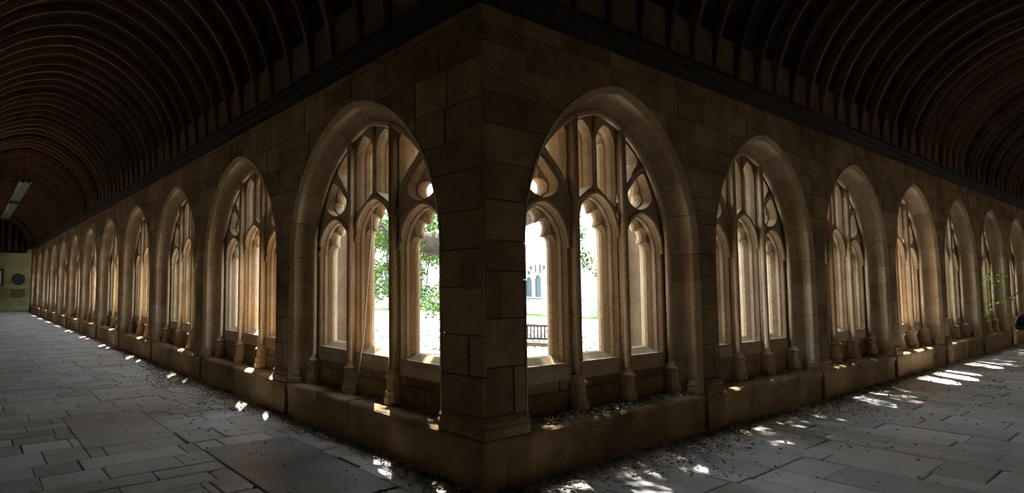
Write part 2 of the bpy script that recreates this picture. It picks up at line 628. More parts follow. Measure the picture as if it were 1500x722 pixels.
def bench_stone(a, b, r):
    prof = [(0.0, 0.0), (0.0, 0.14), (0.0, 0.27), (-0.006, 0.30), (-0.026, 0.318), (-0.030, 0.35), (-0.026, 0.378),
            (-0.008, 0.396), (0.03, 0.402), (0.17, 0.403), (0.345, 0.40), (0.345, 0.0)]
    n = len(prof)
    ns = 9
    v, f = [], []
    for i in range(ns):
        s = a + 0.003 + (b - a - 0.006) * i / (ns - 1)
        wear = max(0, sin(i / (ns - 1) * pi * r.uniform(0.8, 2.2) + r.uniform(0, 3))) * 0.014
        for t, z in prof:
            k = wear + r.uniform(-0.003, 0.003)
            if 0.3 < z < 0.4 and t < 0:
                t += k * 1.6
                z -= k * 0.5
            elif 0.39 < z:
                z -= k * 0.45
            v.append((s, t, z))
    for i in range(ns - 1):
        for k in range(n):
            f.append((i * n + k, i * n + (k + 1) % n, (i + 1) * n + (k + 1) % n, (i + 1) * n + k))
    f.append(tuple(range(n)))
    f.append(tuple(range((ns - 1) * n, ns * n)))
    return mesh('bench_stone', v, f, 'stone')


BENCHES = []
for k in range(3):
    cuts = [-A - 0.0, -0.8 + rng.uniform(-.15, .15), -0.05 + rng.uniform(-.2, .2), 0.72 + rng.uniform(-.15, .15), A + 0.0]
    BENCHES.append([bench_stone(a, b, rng) for a, b in zip(cuts[:-1], cuts[1:])])

ORD = ['first', 'second', 'third', 'fourth', 'fifth', 'sixth', 'seventh', 'eighth', 'ninth', 'tenth', 'eleventh', 'twelfth']
wn = 0


def make_window(i, left):
    global wn
    wn += 1
    c = C0 + BAY * i
    root = obj('window_%d' % wn, None, None, (0, c, 0) if left else (c, 0, 0), -pi / 2 if left else 0)
    wall = 'wall running towards the round plaque' if left else 'wall with the leaf-strewn first bench'
    tag(root, '%s pointed three-light stone window from the corner pier, in the %s' % (ORD[i], wall), 'window',
        'cloister windows', 'structure')
    obj('tracery', TRAC_ME, root)
    for me in VOUSS_ME:
        obj('voussoir', me, root)
    for me in ROLLS:
        obj('tracery_roll', me, root)
    obj('arch_roll', ROLL_ME, root)
    for p in (-0.41, 0.41):
        obj('mullion_shaft', SHAFT_ME, root, (p, 0.252, 0))
    for p in (-1.27, -0.41, 0.41, 1.27):
        obj('shaft_base', BASE_ME, root, (p, 0.252, BENCH))
    for s in (-1, 1):
        obj('jamb_base', JBASE_ME, root, (s * (A - 0.05), 0.095, BENCH))
    for p in (-0.845, 0, 0.845):
        obj('sill', SILL_ME, root, (p, 0, 0))
    for me in LOWST:
        obj('sill_wall_stone', me, root)
    for me in BENCHES[(i * 2 + (0 if left else 1)) % 3]:
        obj('bench_stone', me, root)
    return root


for i in range(NL):
    make_window(i, True)
for i in range(NR):
    make_window(i, False)


# ------------------------------------------------------------------ the two arcade walls
def core_wall(name, n, length, F, label):
    mb = MB()
    top = 4.75
    cs = [C0 + BAY * i for i in range(n)]
    CORE = [(-0.012, 0.034), (0.025, 0.075), (0.022, 0.13), (0.045, 0.21), (0.11, 0.288), (0.13, 0.30), (0.15, 0.64),
            (0.12, 0.70), (0.0, 0.93), (-0.012, 0.95)]
    st = arch_stations(0.30, 14, 2)
    st2 = arch_stations(0.62, 14, 2)
    f0 = [[(0.034, 0.0), (length, 0.0), (length, top), (0.034, top)]]
    f1 = [[(0.95, ZG), (length - 0.95, ZG), (length - 0.95, top), (0.95, top)]]
    for c in cs:
        f0.append([(c + p, z) for p, z in (station(s, -0.012) for s in st)])
        f1.append([(c + p, z) for p, z in (station(s, -0.012) for s in st2)])
        v, f = [], []
        m = len(CORE)
        for s in st:
            for o, t in CORE:
                p, z = station(s, o)
                v.append(F(c + p, t, max(z, 0.30)))
        for i in range(len(st) - 1):
            for k in range(m - 1):
                f.append((i * m + k, i * m + k + 1, (i + 1) * m + k + 1, (i + 1) * m + k))
        mb.add(v, f)
        q = MB().box(c - 1.48, c + 1.48, 0.348, 0.93, ZG, 0.74)
        mb.add([F(*p) for p in q.v], q.f)
    # the first and last openings stop at the corner piers
    f1[0] = [(0.96, ZG), (length - 0.96, ZG), (length - 0.96, top), (0.96, top)]
    v, f = fill_loops(f0, lambda p: F(p[0], 0.034, p[1]))
    mb.add(v, f)
    # outer face bay by bay, clear of the corners
    outer = MB()
    for c in cs:
        a, b = c - BAY / 2, c + BAY / 2
        hole = [(c + p, z) for p, z in (station(s, -0.012) for s in st2)]
        if c == cs[0]:
            # the inner angle of the garth lies at 0.95, inside the first opening
            arc = [p for p in hole if p[0] > 0.955 and p[1] > 1.0]
            za = next(z for z in (ZS + 0.005 * k for k in range(400)) if c - halfw(z, -0.012) >= 0.95)
            loops = [[(0.95, ZG), (b, ZG), (b, top), (0.95, top), (0.95, za)] + arc + [(hole[-1][0], 0.62), (0.95, 0.62)]]
        else:
            loops = [[(a, ZG), (b, ZG), (b, top), (a, top)], hole]
        v, f = fill_loops(loops, lambda p: F(p[0], 0.952, p[1]))
        outer.add(v, f)
    q = MB().box(0.034, length, 0.034, 0.95, top - 0.02, top)
    mb.add([F(*p) for p in q.v], q.f)
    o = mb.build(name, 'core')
    outer.build('garth_face', 'outer', o)
    tag(o, label, 'wall', None, 'structure')
    return o


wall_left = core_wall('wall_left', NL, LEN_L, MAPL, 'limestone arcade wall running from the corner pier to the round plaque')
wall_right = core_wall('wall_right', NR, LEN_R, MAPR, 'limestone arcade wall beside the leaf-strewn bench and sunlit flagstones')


def stone_slab(poly, F, t0, t1, ch):
    """one facing stone: front outline pulled in by ch, back outline at t1"""
    n = len(poly)
    cx = sum(p[0] for p in poly) / n
    cz = sum(p[1] for p in poly) / n
    inn = poly_offset(poly, -ch) if n > 3 else poly
    v = [F(s, t0, z) for s, z in inn] + [F(s, t0 + ch, z) for s, z in poly] + [F(s, t1, z) for s, z in poly]
    f = [tuple(range(n))]
    for r in (0, 1):
        f += [(r * n + i, r * n + (i + 1) % n, (r + 1) * n + (i + 1) % n, (r + 1) * n + i) for i in range(n)]
    return v, f, F(cx, t0, cz)


def face_stones(n, length, F, left, seed):
    r = random.Random(seed)
    cs = [C0 + BAY * i for i in range(n)]
    zs = [0.565]
    while zs[-1] < ZTOP - 0.32:
        zs.append(zs[-1] + r.uniform(0.24, 0.40))
    zs.append(ZTOP)
    start = 0.0 if left else 0.033
    out = []
    for z0, z1 in zip(zs[:-1], zs[1:]):
        # breakpoints along the whole row
        br = [start]
        while br[-1] < length:
            br.append(br[-1] + r.uniform(0.34, 0.9))
        zones = [(-9, cs[0])] + [(a, b) for a, b in zip(cs[:-1], cs[1:])] + [(cs[-1], 99)]
        wmax = halfw(z1)
        for zi, (ca, cb) in enumerate(zones):
            lo0 = max(start, ca + max(0, wmax))
            hi0 = min(length, cb - max(0, wmax))
            bs = [lo0] + [b for b in br if lo0 + 0.12 < b < hi0 - 0.12] + [hi0]
            if z1 < ZS and hi0 - lo0 < 0.6:
                bs = [lo0, hi0] if r.random() < 0.55 else [lo0, lo0 + (hi0 - lo0) * r.uniform(0.3, 0.7), hi0]
            for b0, b1 in zip(bs[:-1], bs[1:]):
                parts = [(z0, z1)]
                if z1 - z0 > 0.27 and r.random() < 0.18 and z0 > 2.2:
                    zm = z0 + (z1 - z0) * r.uniform(0.4, 0.6)
                    parts = [(z0, zm), (zm, z1)]
                for p0, p1 in parts:
                    g = 0.0035
                    K = 7
                    sl_ = []
                    for k in range(K):
                        z = p0 + g + (p1 - p0 - 2 * g) * k / (K - 1)
                        w = halfw(z, -0.006)
                        l_ = max(b0 + g, (ca + w + g) if w > 0 and ca > 0 else b0 + g)
                        h_ = min(b1 - g, (cb - w - g) if w > 0 and cb < 90 else b1 - g)
                        if h_ - l_ > 0.012:
                            sl_.append((l_, h_, z))
                    if len(sl_) < 3:
                        continue
                    straight = all(abs(q[0] - sl_[0][0]) < 1e-4 and abs(q[1] - sl_[0][1]) < 1e-4 for q in sl_)
                    if straight:
                        sl_ = [sl_[0], sl_[-1]]
                    poly = [(q[0], q[2]) for q in sl_] + [(q[1], q[2]) for q in sl_[::-1]]
                    if straight:
                        poly = [(x + r.uniform(-.002, .002), z + r.uniform(-.002, .002)) for x, z in poly]
                    ar = abs(sum(poly[i][0] * poly[(i + 1) % len(poly)][1] - poly[(i + 1) % len(poly)][0] * poly[i][1]
                                 for i in range(len(poly)))) / 2
                    if ar < 0.006:
                        continue
                    out.append(stone_slab(poly, F, r.uniform(-0.007, 0.005), 0.036, 0.005 if ar > 0.01 else 0.003))
    return out


def place_pieces(pieces, name, mat, parent, limit, dist):
    pieces = sorted(pieces, key=lambda q: dist(Vector(q[2])))
    rest = MB()
    for k, (v, f, c) in enumerate(pieces):
        if k < limit:
            c = Vector(c)
            obj(name, mesh(name, [Vector(p) - c for p in v], f, mat), parent, c)
        else:
            rest.add(v, f)
    if rest.v:
        o = rest.build(name + 's_beyond', mat, parent)
        tag(o, kind='stuff')


camd = lambda p: (p - CAM).length
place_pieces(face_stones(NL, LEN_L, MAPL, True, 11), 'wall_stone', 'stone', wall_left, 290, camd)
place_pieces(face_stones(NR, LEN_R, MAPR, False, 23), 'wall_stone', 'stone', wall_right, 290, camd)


# plinths and base mouldings of the piers, buttresses towards the garth
def pier_bits(n, length, F, left, parent):
    cs = [C0 + BAY * i for i in range(n)]
    spans = [(-0.045 if left else 0.202, cs[0] - A + 0.0)]
    spans += [(a + A - 0.0, b - A + 0.0) for a, b in zip(cs[:-1], cs[1:])]
    spans.append((cs[-1] + A, length))
    for k, (a, b) in enumerate(spans):
        first = k == 0
        t1 = 0.2
        e0 = 0 if first else 0.0
        for nm, prof in (('plinth_block', [(-0.045, 0.0), (-0.045, 0.385), (-0.035, 0.397), (t1, 0.397), (t1, 0.0)]),
                         ('base_moulding', [(-0.034, 0.401), (-0.040, 0.43), (-0.036, 0.47), (-0.020, 0.490), (-0.030, 0.505),
                                            (-0.026, 0.525), (0.0, 0.562), (t1, 0.562), (t1, 0.401)])):
            pr = list(prof)
            if left and first:
                # return the moulding round the corner of the pier
                v, f = [], []
                for t, z in pr:
                    v.append(F(t if t < t1 else t1, t if t < t1 else t1, z))
                m = len(pr)
                v = [F(t if t < t1 - 1e-6 else t1, t if t < t1 - 1e-6 else t1, z) for t, z in pr]
                v = []
                for t, z in pr:
                    v.append(F(min(t, 0.0) if t < t1 else 0.05, t, z))
                for t, z in pr:
                    v.append(F(b, t, z))
                f = [tuple(range(m)), tuple(range(2 * m - 1, m - 1, -1))]
                f += [(i, (i + 1) % m, m + (i + 1) % m, m + i) for i in range(m)]
                q = MB().add(v, f)
                # the other face of the corner
                v2 = []
                for t, z in pr:
                    v2.append(F(t, min(t, 0.0) if t < t1 else 0.05, z))
                for t, z in pr:
                    v2.append(F(t, 0.2, z))
                q.add(v2, f)
            else:
                q = MB().prism(pr, lambda p, w: F(w, p[0], p[1]), a, b)
            q.build(nm, 'stone', parent, centre=True)
        mid = (a + b) / 2
        if 0 < k < len(spans) - 1:
            q = MB()
            h = 0.33
            q.prism([(0.94, ZG), (1.32, ZG), (1.32, 0.35), (1.20, 0.6), (1.20, 2.6), (1.10, 2.9), (1.10, 3.5), (0.94, 4.1)],
                    lambda p, w: F(w, p[0], p[1]), mid - h, mid + h)
            q.build('buttress', 'outer', parent, centre=True)


pier_bits(NL, LEN_L, MAPL, True, wall_left)
pier_bits(NR, LEN_R, MAPR, False, wall_right)

# ------------------------------------------------------------------ floor
fl = MB()
fl.box(-W - 0.2, 0.3, -W - 0.2, LEN_L + W + 0.3, -0.3, -0.022)
fl.box(0.3, LEN_R + W + 0.3, -W - 0.2, 0.3, -0.3, -0.022)
fl.box(0.3, 7.6, LEN_L - 0.02, LEN_L + W + 0.3, -0.3, -0.022)
floor = fl.build('floor', 'earth')
tag(floor, 'worn grey flagstone floor of the two cloister walks', 'floor', None, 'structure')
LEDGER = (-1.40, -0.46, 0.47, 2.46)


def flag(x0, x1, y0, y1, r, ch=0.006, z=None):
    g = r.uniform(0.003, 0.008)
    poly = [(x0 + g, y0 + g), (x1 - g, y0 + g), (x1 - g, y1 - g), (x0 + g, y1 - g)]
    poly = [(a + r.uniform(-.006, .006), b + r.uniform(-.006, .006)) for a, b in poly]
    # a nibbled corner now and then
    if r.random() < 0.5:
        k = r.randrange(4)
        p, a, b = Vector(poly[k]), Vector(poly[k - 1]), Vector(poly[(k + 1) % 4])
        d = r.uniform(0.02, 0.06)
        poly[k:k + 1] = [tuple(p + (a - p).normalized() * d), tuple(p + (b - p).normalized() * d)]
    zz = r.uniform(-0.005, 0.004) if z is None else z
    tx, ty = r.uniform(-.005, .005), r.uniform(-.005, .005)
    cx, cy = (x0 + x1) / 2, (y0 + y1) / 2
    inn = poly_offset(poly, -ch)
    n = len(poly)
    hz = lambda p: zz + (p[0] - cx) * tx + (p[1] - cy) * ty
    v = [(p[0], p[1], hz(p)) for p in inn] + [(p[0], p[1], hz(p) - ch) for p in poly] + [(p[0], p[1], -0.03) for p in poly]
    f = [tuple(range(n))]
    for k in (0, 1):
        f += [(k * n + i, k * n + (i + 1) % n, (k + 1) * n + (i + 1) % n, (k + 1) * n + i) for i in range(n)]
    return v, f, (cx, cy, 0.0)


def paving(r):
    """courses lie across each walk"""
    out = []
    def course(lo, hi, step):
        b = [lo]
        while b[-1] < hi - step[1]:
            b.append(b[-1] + r.uniform(*step))
        if hi - b[-1] > 0.08:
            b.append(hi)
        return b
    # walk along y (x from -W to 0)
    y = -W
    while y < LEN_L + W:
        h = r.choice((0.26, 0.32, 0.38, 0.44, 0.52, 0.62))
        xs = course(-W, 0.02, (0.34, 0.95))
        for a, b in zip(xs[:-1], xs[1:]):
            if b <= LEDGER[0] or a >= LEDGER[1] or y + h <= LEDGER[2] or y >= LEDGER[3]:
                out.append((a, b, y, y + h))
            else:
                if a < LEDGER[0] - 0.05:
                    out.append((a, LEDGER[0], y, y + h))
                if b > LEDGER[1] + 0.05:
                    out.append((LEDGER[1], b, y, y + h))
                if y < LEDGER[2] - 0.05:
                    out.append((max(a, LEDGER[0]), min(b, LEDGER[1]), y, LEDGER[2]))
                if y + h > LEDGER[3] + 0.05:
                    out.append((max(a, LEDGER[0]), min(b, LEDGER[1]), LEDGER[3], y + h))
        y += h
    # walk along x (y from -W to 0)
    x = 0.02
    while x < LEN_R + W:
        h = r.choice((0.26, 0.32, 0.38, 0.44, 0.52, 0.62))
        ys = course(-W, 0.02, (0.34, 0.95))
        for a, b in zip(ys[:-1], ys[1:]):
            out.append((x, x + h, a, b))
        x += h
    # a few pairs of courses are replaced by one big slab
    return out


r = random.Random(5)
cells = paving(r)
bigs = [(-2.35, -1.45, 3.15, 4.75), (-2.95, -1.75, 0.35, 1.35)]
keep = []
for a, b, c, d in cells:
    hit = False
    for X0, X1, Y0, Y1 in bigs:
        ox = min(b, X1) - max(a, X0)
        oy = min(d, Y1) - max(c, Y0)
        if ox > 0 and oy > 0:
            hit = True
            if a < X0 - 0.06:
                keep.append((a, X0, c, d))
            if b > X1 + 0.06:
                keep.append((X1, b, c, d))
            if c < Y0 - 0.05:
                keep.append((max(a, X0), min(b, X1), c, Y0))
            if d > Y1 + 0.05:
                keep.append((max(a, X0), min(b, X1), Y1, d))
    if not hit:
        keep.append((a, b, c, d))
keep = [q for q in keep if q[1] - q[0] > 0.05 and q[3] - q[2] > 0.05]


def seen(p):
    """distance along the view; stones outside the view come last"""
    d = Vector((p[0], p[1], 0)) - CAM
    z = d.dot(_fw)
    if z < 0.3:
        return 1000 + d.length
    x, y = CXP + FPX * d.dot(_rt) / z, CYP - FPX * d.dot(_up) / z
    out = not (-60 < x < 1560 and y < 800) or (p[0] > 0.1 and p[1] > 0.1)
    return d.length + (1000 if out else 0)


flags = [flag(*q, r) for q in keep] + [flag(*q, r) for q in bigs]
place_pieces(flags, 'flagstone', 'flag', floor, 290, seen)
v, f, c = flag(LEDGER[0] + 0.004, LEDGER[1] - 0.004, LEDGER[2] + 0.004, LEDGER[3] - 0.004, random.Random(2), 0.004, 0.006)
o = obj('ledger_stone', mesh('ledger_stone', [Vector(p) - Vector(c) for p in v], f, 'ledger'), floor, c)
tag(o, 'large smooth dark grey slab')

# ------------------------------------------------------------------ roof: plates, boarding and ribs
HWID = W / 2
RISE = ZRIDGE - ZSPR
RV = (HWID ** 2 + RISE ** 2) / (2 * HWID)
EV = RV - HWID


def vault_z(u, dr=0.0):
    """height of the barrel at distance u from the arcade wall (u from 0 to W)"""
    q = abs(u - HWID)
    rr = RV + dr
    return ZSPR + sqrt(max(0.0, rr * rr - (q + EV) ** 2))


def vault_arc(dr, n=18, u0=0.0, u1=W):
    amax = acos(EV / (RV + dr))
    pts = []
    for i in range(n + 1):
        a = amax * i / n
        pts.append((HWID - (-EV + (RV + dr) * cos(a)), ZSPR + (RV + dr) * sin(a)))
    pts += [(W - u, z) for u, z in pts[-2::-1]]
    return pts


cm = MB()
pts = vault_arc(0.11)
v, f = [], []
for u, z in pts:
    u = min(max(u, -0.14), W + 0.14)
    v += [(-u, -u, z), (-u, LEN_L + W, z)]
for u, z in pts:
    u = min(max(u, -0.14), W + 0.14)
    v += [(-u, -u, z), (LEN_R + W, -u, z)]
m = len(pts)
for base in (0, 2 * m):
    for i in range(m - 1):
        f.append((base + 2 * i, base + 2 * i + 1, base + 2 * i + 3, base + 2 * i + 2))
cm.add(v, f)
# gables that close the two ends
for F_, e in ((lambda u, z: (-u, LEN_L + W - 0.02, z), 0), (lambda u, z: (LEN_R + W - 0.02, -u, z), 1)):
    g = vault_arc(0.12)
    cm.add([F_(u, z) for u, z in g], [tuple(range(len(g)))])
# flat boarding over the wall heads and the return at the far end
cm.box(-0.02, 1.0, 0.0, LEN_L + W, 4.74, 4.76)
cm.box(-0.02, 7.6, LEN_L - 0.2, LEN_L + W + 0.2, 4.2, 4.22)
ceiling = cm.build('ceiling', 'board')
tag(ceiling, 'dark boarded barrel roof with closely set curved ribs', 'roof', None, 'structure')


def rib_mesh(u_lo, u_hi, wdt=0.075):
    inner = [p for p in vault_arc(0.0)]
    outer = [p for p in vault_arc(0.105)]
    v, f = [], []
    k = 0
    sel = [i for i, p in enumerate(inner) if u_lo - 1e-6 <= p[0] <= u_hi + 1e-6]
    if len(sel) < 2:
        return None
    for i in sel:
        for s in (-wdt / 2, wdt / 2):
            v.append((-inner[i][0], s, inner[i][1]))
            v.append((-outer[i][0], s, outer[i][1]))
    for j in range(len(sel) - 1):
        a, b = 4 * j, 4 * (j + 1)
        for p, q in ((0, 1), (1, 3), (3, 2), (2, 0)):
            f.append((a + p, a + q, b + q, b + p))
    f.append((0, 1, 3, 2))
    e = 4 * (len(sel) - 1)
    f.append((e, e + 1, e + 3, e + 2))
    return mesh('rib', v, f, 'rib')


RIBS = [rib_mesh(0, W, w_) for w_ in (0.05, 0.062, 0.075)]
r = random.Random(9)
y = 0.18
while y < LEN_L + W - 0.1:
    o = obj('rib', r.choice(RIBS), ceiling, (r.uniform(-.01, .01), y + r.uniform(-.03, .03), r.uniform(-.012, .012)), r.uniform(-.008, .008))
    y += 0.55
x = 0.18
while x < LEN_R + W - 0.1:
    o = obj('rib', r.choice(RIBS), ceiling, (x + r.uniform(-.03, .03), r.uniform(-.01, .01), r.uniform(-.012, .012)), pi / 2 + r.uniform(-.008, .008))
    # turn so that the rib spans from the arcade wall to the outer wall
    o.rotation_euler.z += 0
    x += 0.55
for k in range(1, 8):          # jack ribs in the corner, cut by the valley
    me = rib_mesh(0.46 * k, W)
    if me:
        obj('rib', me, ceiling, (0, -0.46 * k, 0))
        obj('rib', me, ceiling, (-0.46 * k, 0, 0), pi / 2)

# studs of the far gable
for k in range(9):
    u = 0.25 + k * 0.4
    q = MB().box(-u - 0.07, -u + 0.07, LEN_L + W - 0.12, LEN_L + W - 0.03, ZTOP + 0.1, vault_z(u) + 0.02)
    q.build('gable_stud', 'rib', ceiling, centre=True)
q = MB().box(-W, 0.0, LEN_L + W - 0.2, LEN_L + W - 0.02, ZTOP - 0.02, ZTOP + 0.18)
q.build('gable_beam', 'plate', ceiling, centre=True)

# moulded wall plates
PLATE = [(0.20, ZTOP), (-0.035, ZTOP), (-0.05, ZTOP + 0.05), (-0.075, ZTOP + 0.07), (-0.085, ZTOP + 0.13), (-0.11, ZTOP + 0.145),
         (-0.11, ZTOP + 0.205), (0.20, ZTOP + 0.205)]
tn = 0
for F_, a, b, lab in ((MAPL, 0.0, LEN_L, 'above the wall running to the round plaque'),
                      (MAPR, 0.0, LEN_R, 'above the wall beside the leaf-strewn bench')):
    tn += 1
    v = [F_(min(t, 0.2) if t < 0 else 0.0, t, z) for t, z in PLATE] + [F_(b, t, z) for t, z in PLATE]
    m = len(PLATE)
    f = [tuple(range(m)), tuple(range(2 * m - 1, m - 1, -1))] + [(i, (i + 1) % m, m + (i + 1) % m, m + i) for i in range(m)]
    q = MB().add(v, f)
    o = q.build('trim_%d' % tn, 'plate')
    tag(o, 'dark moulded timber wall plate ' + lab, 'beam', None, 'structure')
for F_, a, b, lab in ((lambda s, t, z: (-W - t, s, z), -W, LEN_L + W, 'on the plain outer wall of the walk with the plaque'),
                      (lambda s, t, z: (s, -W - t, z), -W, LEN_R + W, 'on the plain outer wall of the sunlit walk')):
    tn += 1
    q = MB().prism([(-t, z) for t, z in PLATE], lambda p, w: F_(w, p[0], p[1]), a, b)
    o = q.build('trim_%d' % tn, 'plate')
    tag(o, 'dark moulded timber wall plate ' + lab, 'beam', None, 'structure')


# ------------------------------------------------------------------ outer walls and ends
def slab_wall(name, box, mat, label):
    o = MB().box(*box).build(name, mat)
    return tag(o, label, 'wall', None, 'structure')


slab_wall('wall_outer_left', (-W - 0.5, -W, -W - 0.5, LEN_L + W, -0.3, 4.4), 'lime', 'plain solid outer wall of the walk with the plaque')
slab_wall('wall_outer_right', (-W, LEN_R + W, -W - 0.5, -W, -0.3, 4.4), 'lime', 'plain solid outer wall of the sunlit walk')
wall_end = slab_wall('wall_end', (-W, C0 + BAY + A + 0.9, LEN_L + W, LEN_L + W + 0.5, -0.3, 4.6), 'far',
                     'mossy green end wall carrying the round plaque')
slab_wall('wall_end_right', (LEN_R + W, LEN_R + W + 0.5, -W, 0.5, -0.3, 4.4), 'stone', 'plain end wall of the sunlit walk')
LEN_T = C0 + BAY + A + 0.5
core_wall('wall_return', 2, LEN_T, lambda s_, t_, z_: (s_, LEN_L - t_, z_), 'short arcade wall of the return walk beside the end wall')
for i in range(2):
    wn += 1
    w_ = obj('window_%d' % wn, None, None, (C0 + BAY * i, LEN_L, 0), pi)
    tag(w_, '%s pointed stone window of the return walk, round the corner beside the end wall' % ORD[i], 'window', None, 'structure')
    obj('tracery', TRAC_ME, w_)
    obj('arch_roll', ROLL_ME, w_)
    for p in (-0.41, 0.41):
        obj('mullion_shaft', SHAFT_ME, w_, (p, 0.252, 0))
    for p in (-0.845, 0, 0.845):
        obj('sill', SILL_ME, w_, (p, 0, 0))
slab_wall('wall_return_end', (LEN_T, LEN_T + 0.4, LEN_L - 0.95, LEN_L + W + 0.5, -0.3, 4.6), 'stone', 'end of the return walk')
o = MB().box(LEN_R, LEN_R + W, 0.0, 0.4, -0.3, 4.6).build('wall_corner', 'stone')
tag(o, 'blank wall closing the far end of the sunlit walk', 'wall', None, 'structure')

# rubble courses of the end wall that can still be told apart
r = random.Random(31)
pieces = []
z = 0.02
while z < ZTOP - 0.1:
    h = r.uniform(0.30, 0.5)
    x = -W + 0.02
    while x < 1.0:
        w_ = r.uniform(0.4, 1.0)
        poly = [(x + .008, z + .008), (x + w_ - .008, z + .008), (x + w_ - .008, min(z + h, ZTOP - .03) - .008), (x + .008, min(z + h, ZTOP - .03) - .008)]
        pieces.append(stone_slab(poly, lambda s, t, zz: (s, LEN_L + W - t, zz), r.uniform(0.012, 0.03), -0.01, 0.006))
        x += w_
    z += h
place_pieces([(v, f, c) for v, f, c in pieces], 'rubble_stone', 'far', wall_end, 290, camd)

YE = LEN_L + W - 0.03
pc = at(27, 409, 1, YE)
mb = MB()
q = MB().lathe([(0.0, 0.0), (0.40, 0.0), (0.40, 0.03), (0.36, 0.045), (0.345, 0.03), (0.0, 0.03)], 32)
q = MB().add([(x, -zz, y_) for x, y_, zz in q.v], q.f)
pl = q.build('wall_plaque', 'bronze', None, loc=(pc.x, YE, pc.z))
tag(pl, 'round dark green bronze plaque on the mossy end wall', 'plaque')
p0, p1 = at(16, 424, 1, YE), at(36, 435, 1, YE)
tb = obj('wall_tablet', None, None, ((p0.x + p1.x) / 2, YE, (p0.z + p1.z) / 2))
tag(tb, 'brown rectangular tablet below the round plaque', 'tablet')
hw, hh = (p1.x - p0.x) / 2, (p0.z - p1.z) / 2
MB().box(-hw, hw, -0.03, 0, -hh, hh).build('slab', 'tablet', tb)
q = MB()
for a in (-1, 1):
    q.box(a * hw - 0.02, a * hw + 0.02, -0.045, -0.0, -hh - .02, hh + .02)
    q.box(-hw, hw, -0.045, 0.0, a * hh - 0.02, a * hh + 0.02)
q.build('border', 'tablet', tb)
p0, p1 = at(-9, 395, 1, YE), at(3, 417, 1, YE)
nb = obj('notice_board', None, None, ((p0.x + p1.x) / 2, YE, (p0.z + p1.z) / 2))
tag(nb, 'dark framed notice board with white sheet left of the round plaque on the end wall', 'notice board')
nb['label'] = 'dark framed notice board with pale sheet on the mossy end wall'
hw, hh = (p1.x - p0.x) / 2, (p0.z - p1.z) / 2
MB().box(-hw + .04, hw - .04, -0.03, 0, -hh + .04, hh - .04).build('sheet', 'paper', nb)
q = MB()
for a in (-1, 1):
    q.box(a * hw - 0.05, a * hw + 0.05, -0.06, -0.0, -hh - .05, hh + .05)
    q.box(-hw, hw, -0.06, 0.0, a * hh - 0.05, a * hh + 0.05)
q.build('frame', 'black', nb)

# ------------------------------------------------------------------ strip lights hung below the ridge
for k, (ya, yb) in enumerate(((19.6, 25.4), (25.8, 33.0))):
    zc = 5.15
    rt_ = obj('strip_light', None, None, (-1.85, (ya + yb) / 2, zc))
    h = (yb - ya) / 2
    tag(rt_, ('grey twin-tube strip light with black end clips below the ridge, first from the corner' if k == 0 else
              'grey twin-tube strip light below the ridge, nearer the round plaque'), 'light')
    MB().box(-0.05, 0.05, -h, h, 0.03, 0.12).build('housing', 'steel', rt_)
    q = MB()
    q.prism([(-0.05, 0.1), (-0.19, 0.0), (-0.185, -0.012), (-0.045, 0.085)], lambda p, w: (p[0], w, p[1]), -h, h)
    refl = [q.build('reflector', 'steel', rt_)]
    q = MB()
    q.prism([(0.05, 0.1), (0.19, 0.0), (0.185, -0.012), (0.045, 0.085)], lambda p, w: (p[0], w, p[1]), -h, h)
    refl.append(q.build('reflector', 'steel', rt_))
    for sx in (-0.085, 0.085):
        MB().tube([(sx, -h + .05, 0.02), (sx, h - .05, 0.02)], 0.019, 8).build('tube', 'tube', refl[0 if sx < 0 else 1], True)
        for sy in (-h + 0.02, h - 0.02):
            MB().box(sx - 0.06, sx + 0.06, sy - 0.09, sy + 0.09, -0.035, 0.06).build('end_clip', 'black', rt_)
    for sy in (-h * 0.7, h * 0.7):
        MB().tube([(0, sy, 0.12), (0, sy, ZRIDGE - zc + 0.02)], 0.012, 6).build('hanger', 'black', rt_)

# ------------------------------------------------------------------ garth: ground, lawn, far ranges
g = MB()
g.box(0.9, LEN_R + 4, 0.9, LEN_L + 4, ZG - 0.3, ZG)
garth = g.build('ground', 'gravel')
tag(garth, 'pale gravel ground of the garth seen through the windows', 'ground', None, 'structure')
XF, YF = LEN_R, LEN_L
q = MB()
q.box(8.4, XF, YF - 3.2, YF, ZG, ZG + 0.03)
q.box(XF - 3.2, XF, 8.0, YF - 3.2, ZG, ZG + 0.03)
o = q.build('lawn', 'lawn')
tag(o, 'strip of short green lawn along the far pale ranges', 'lawn', None, 'structure')


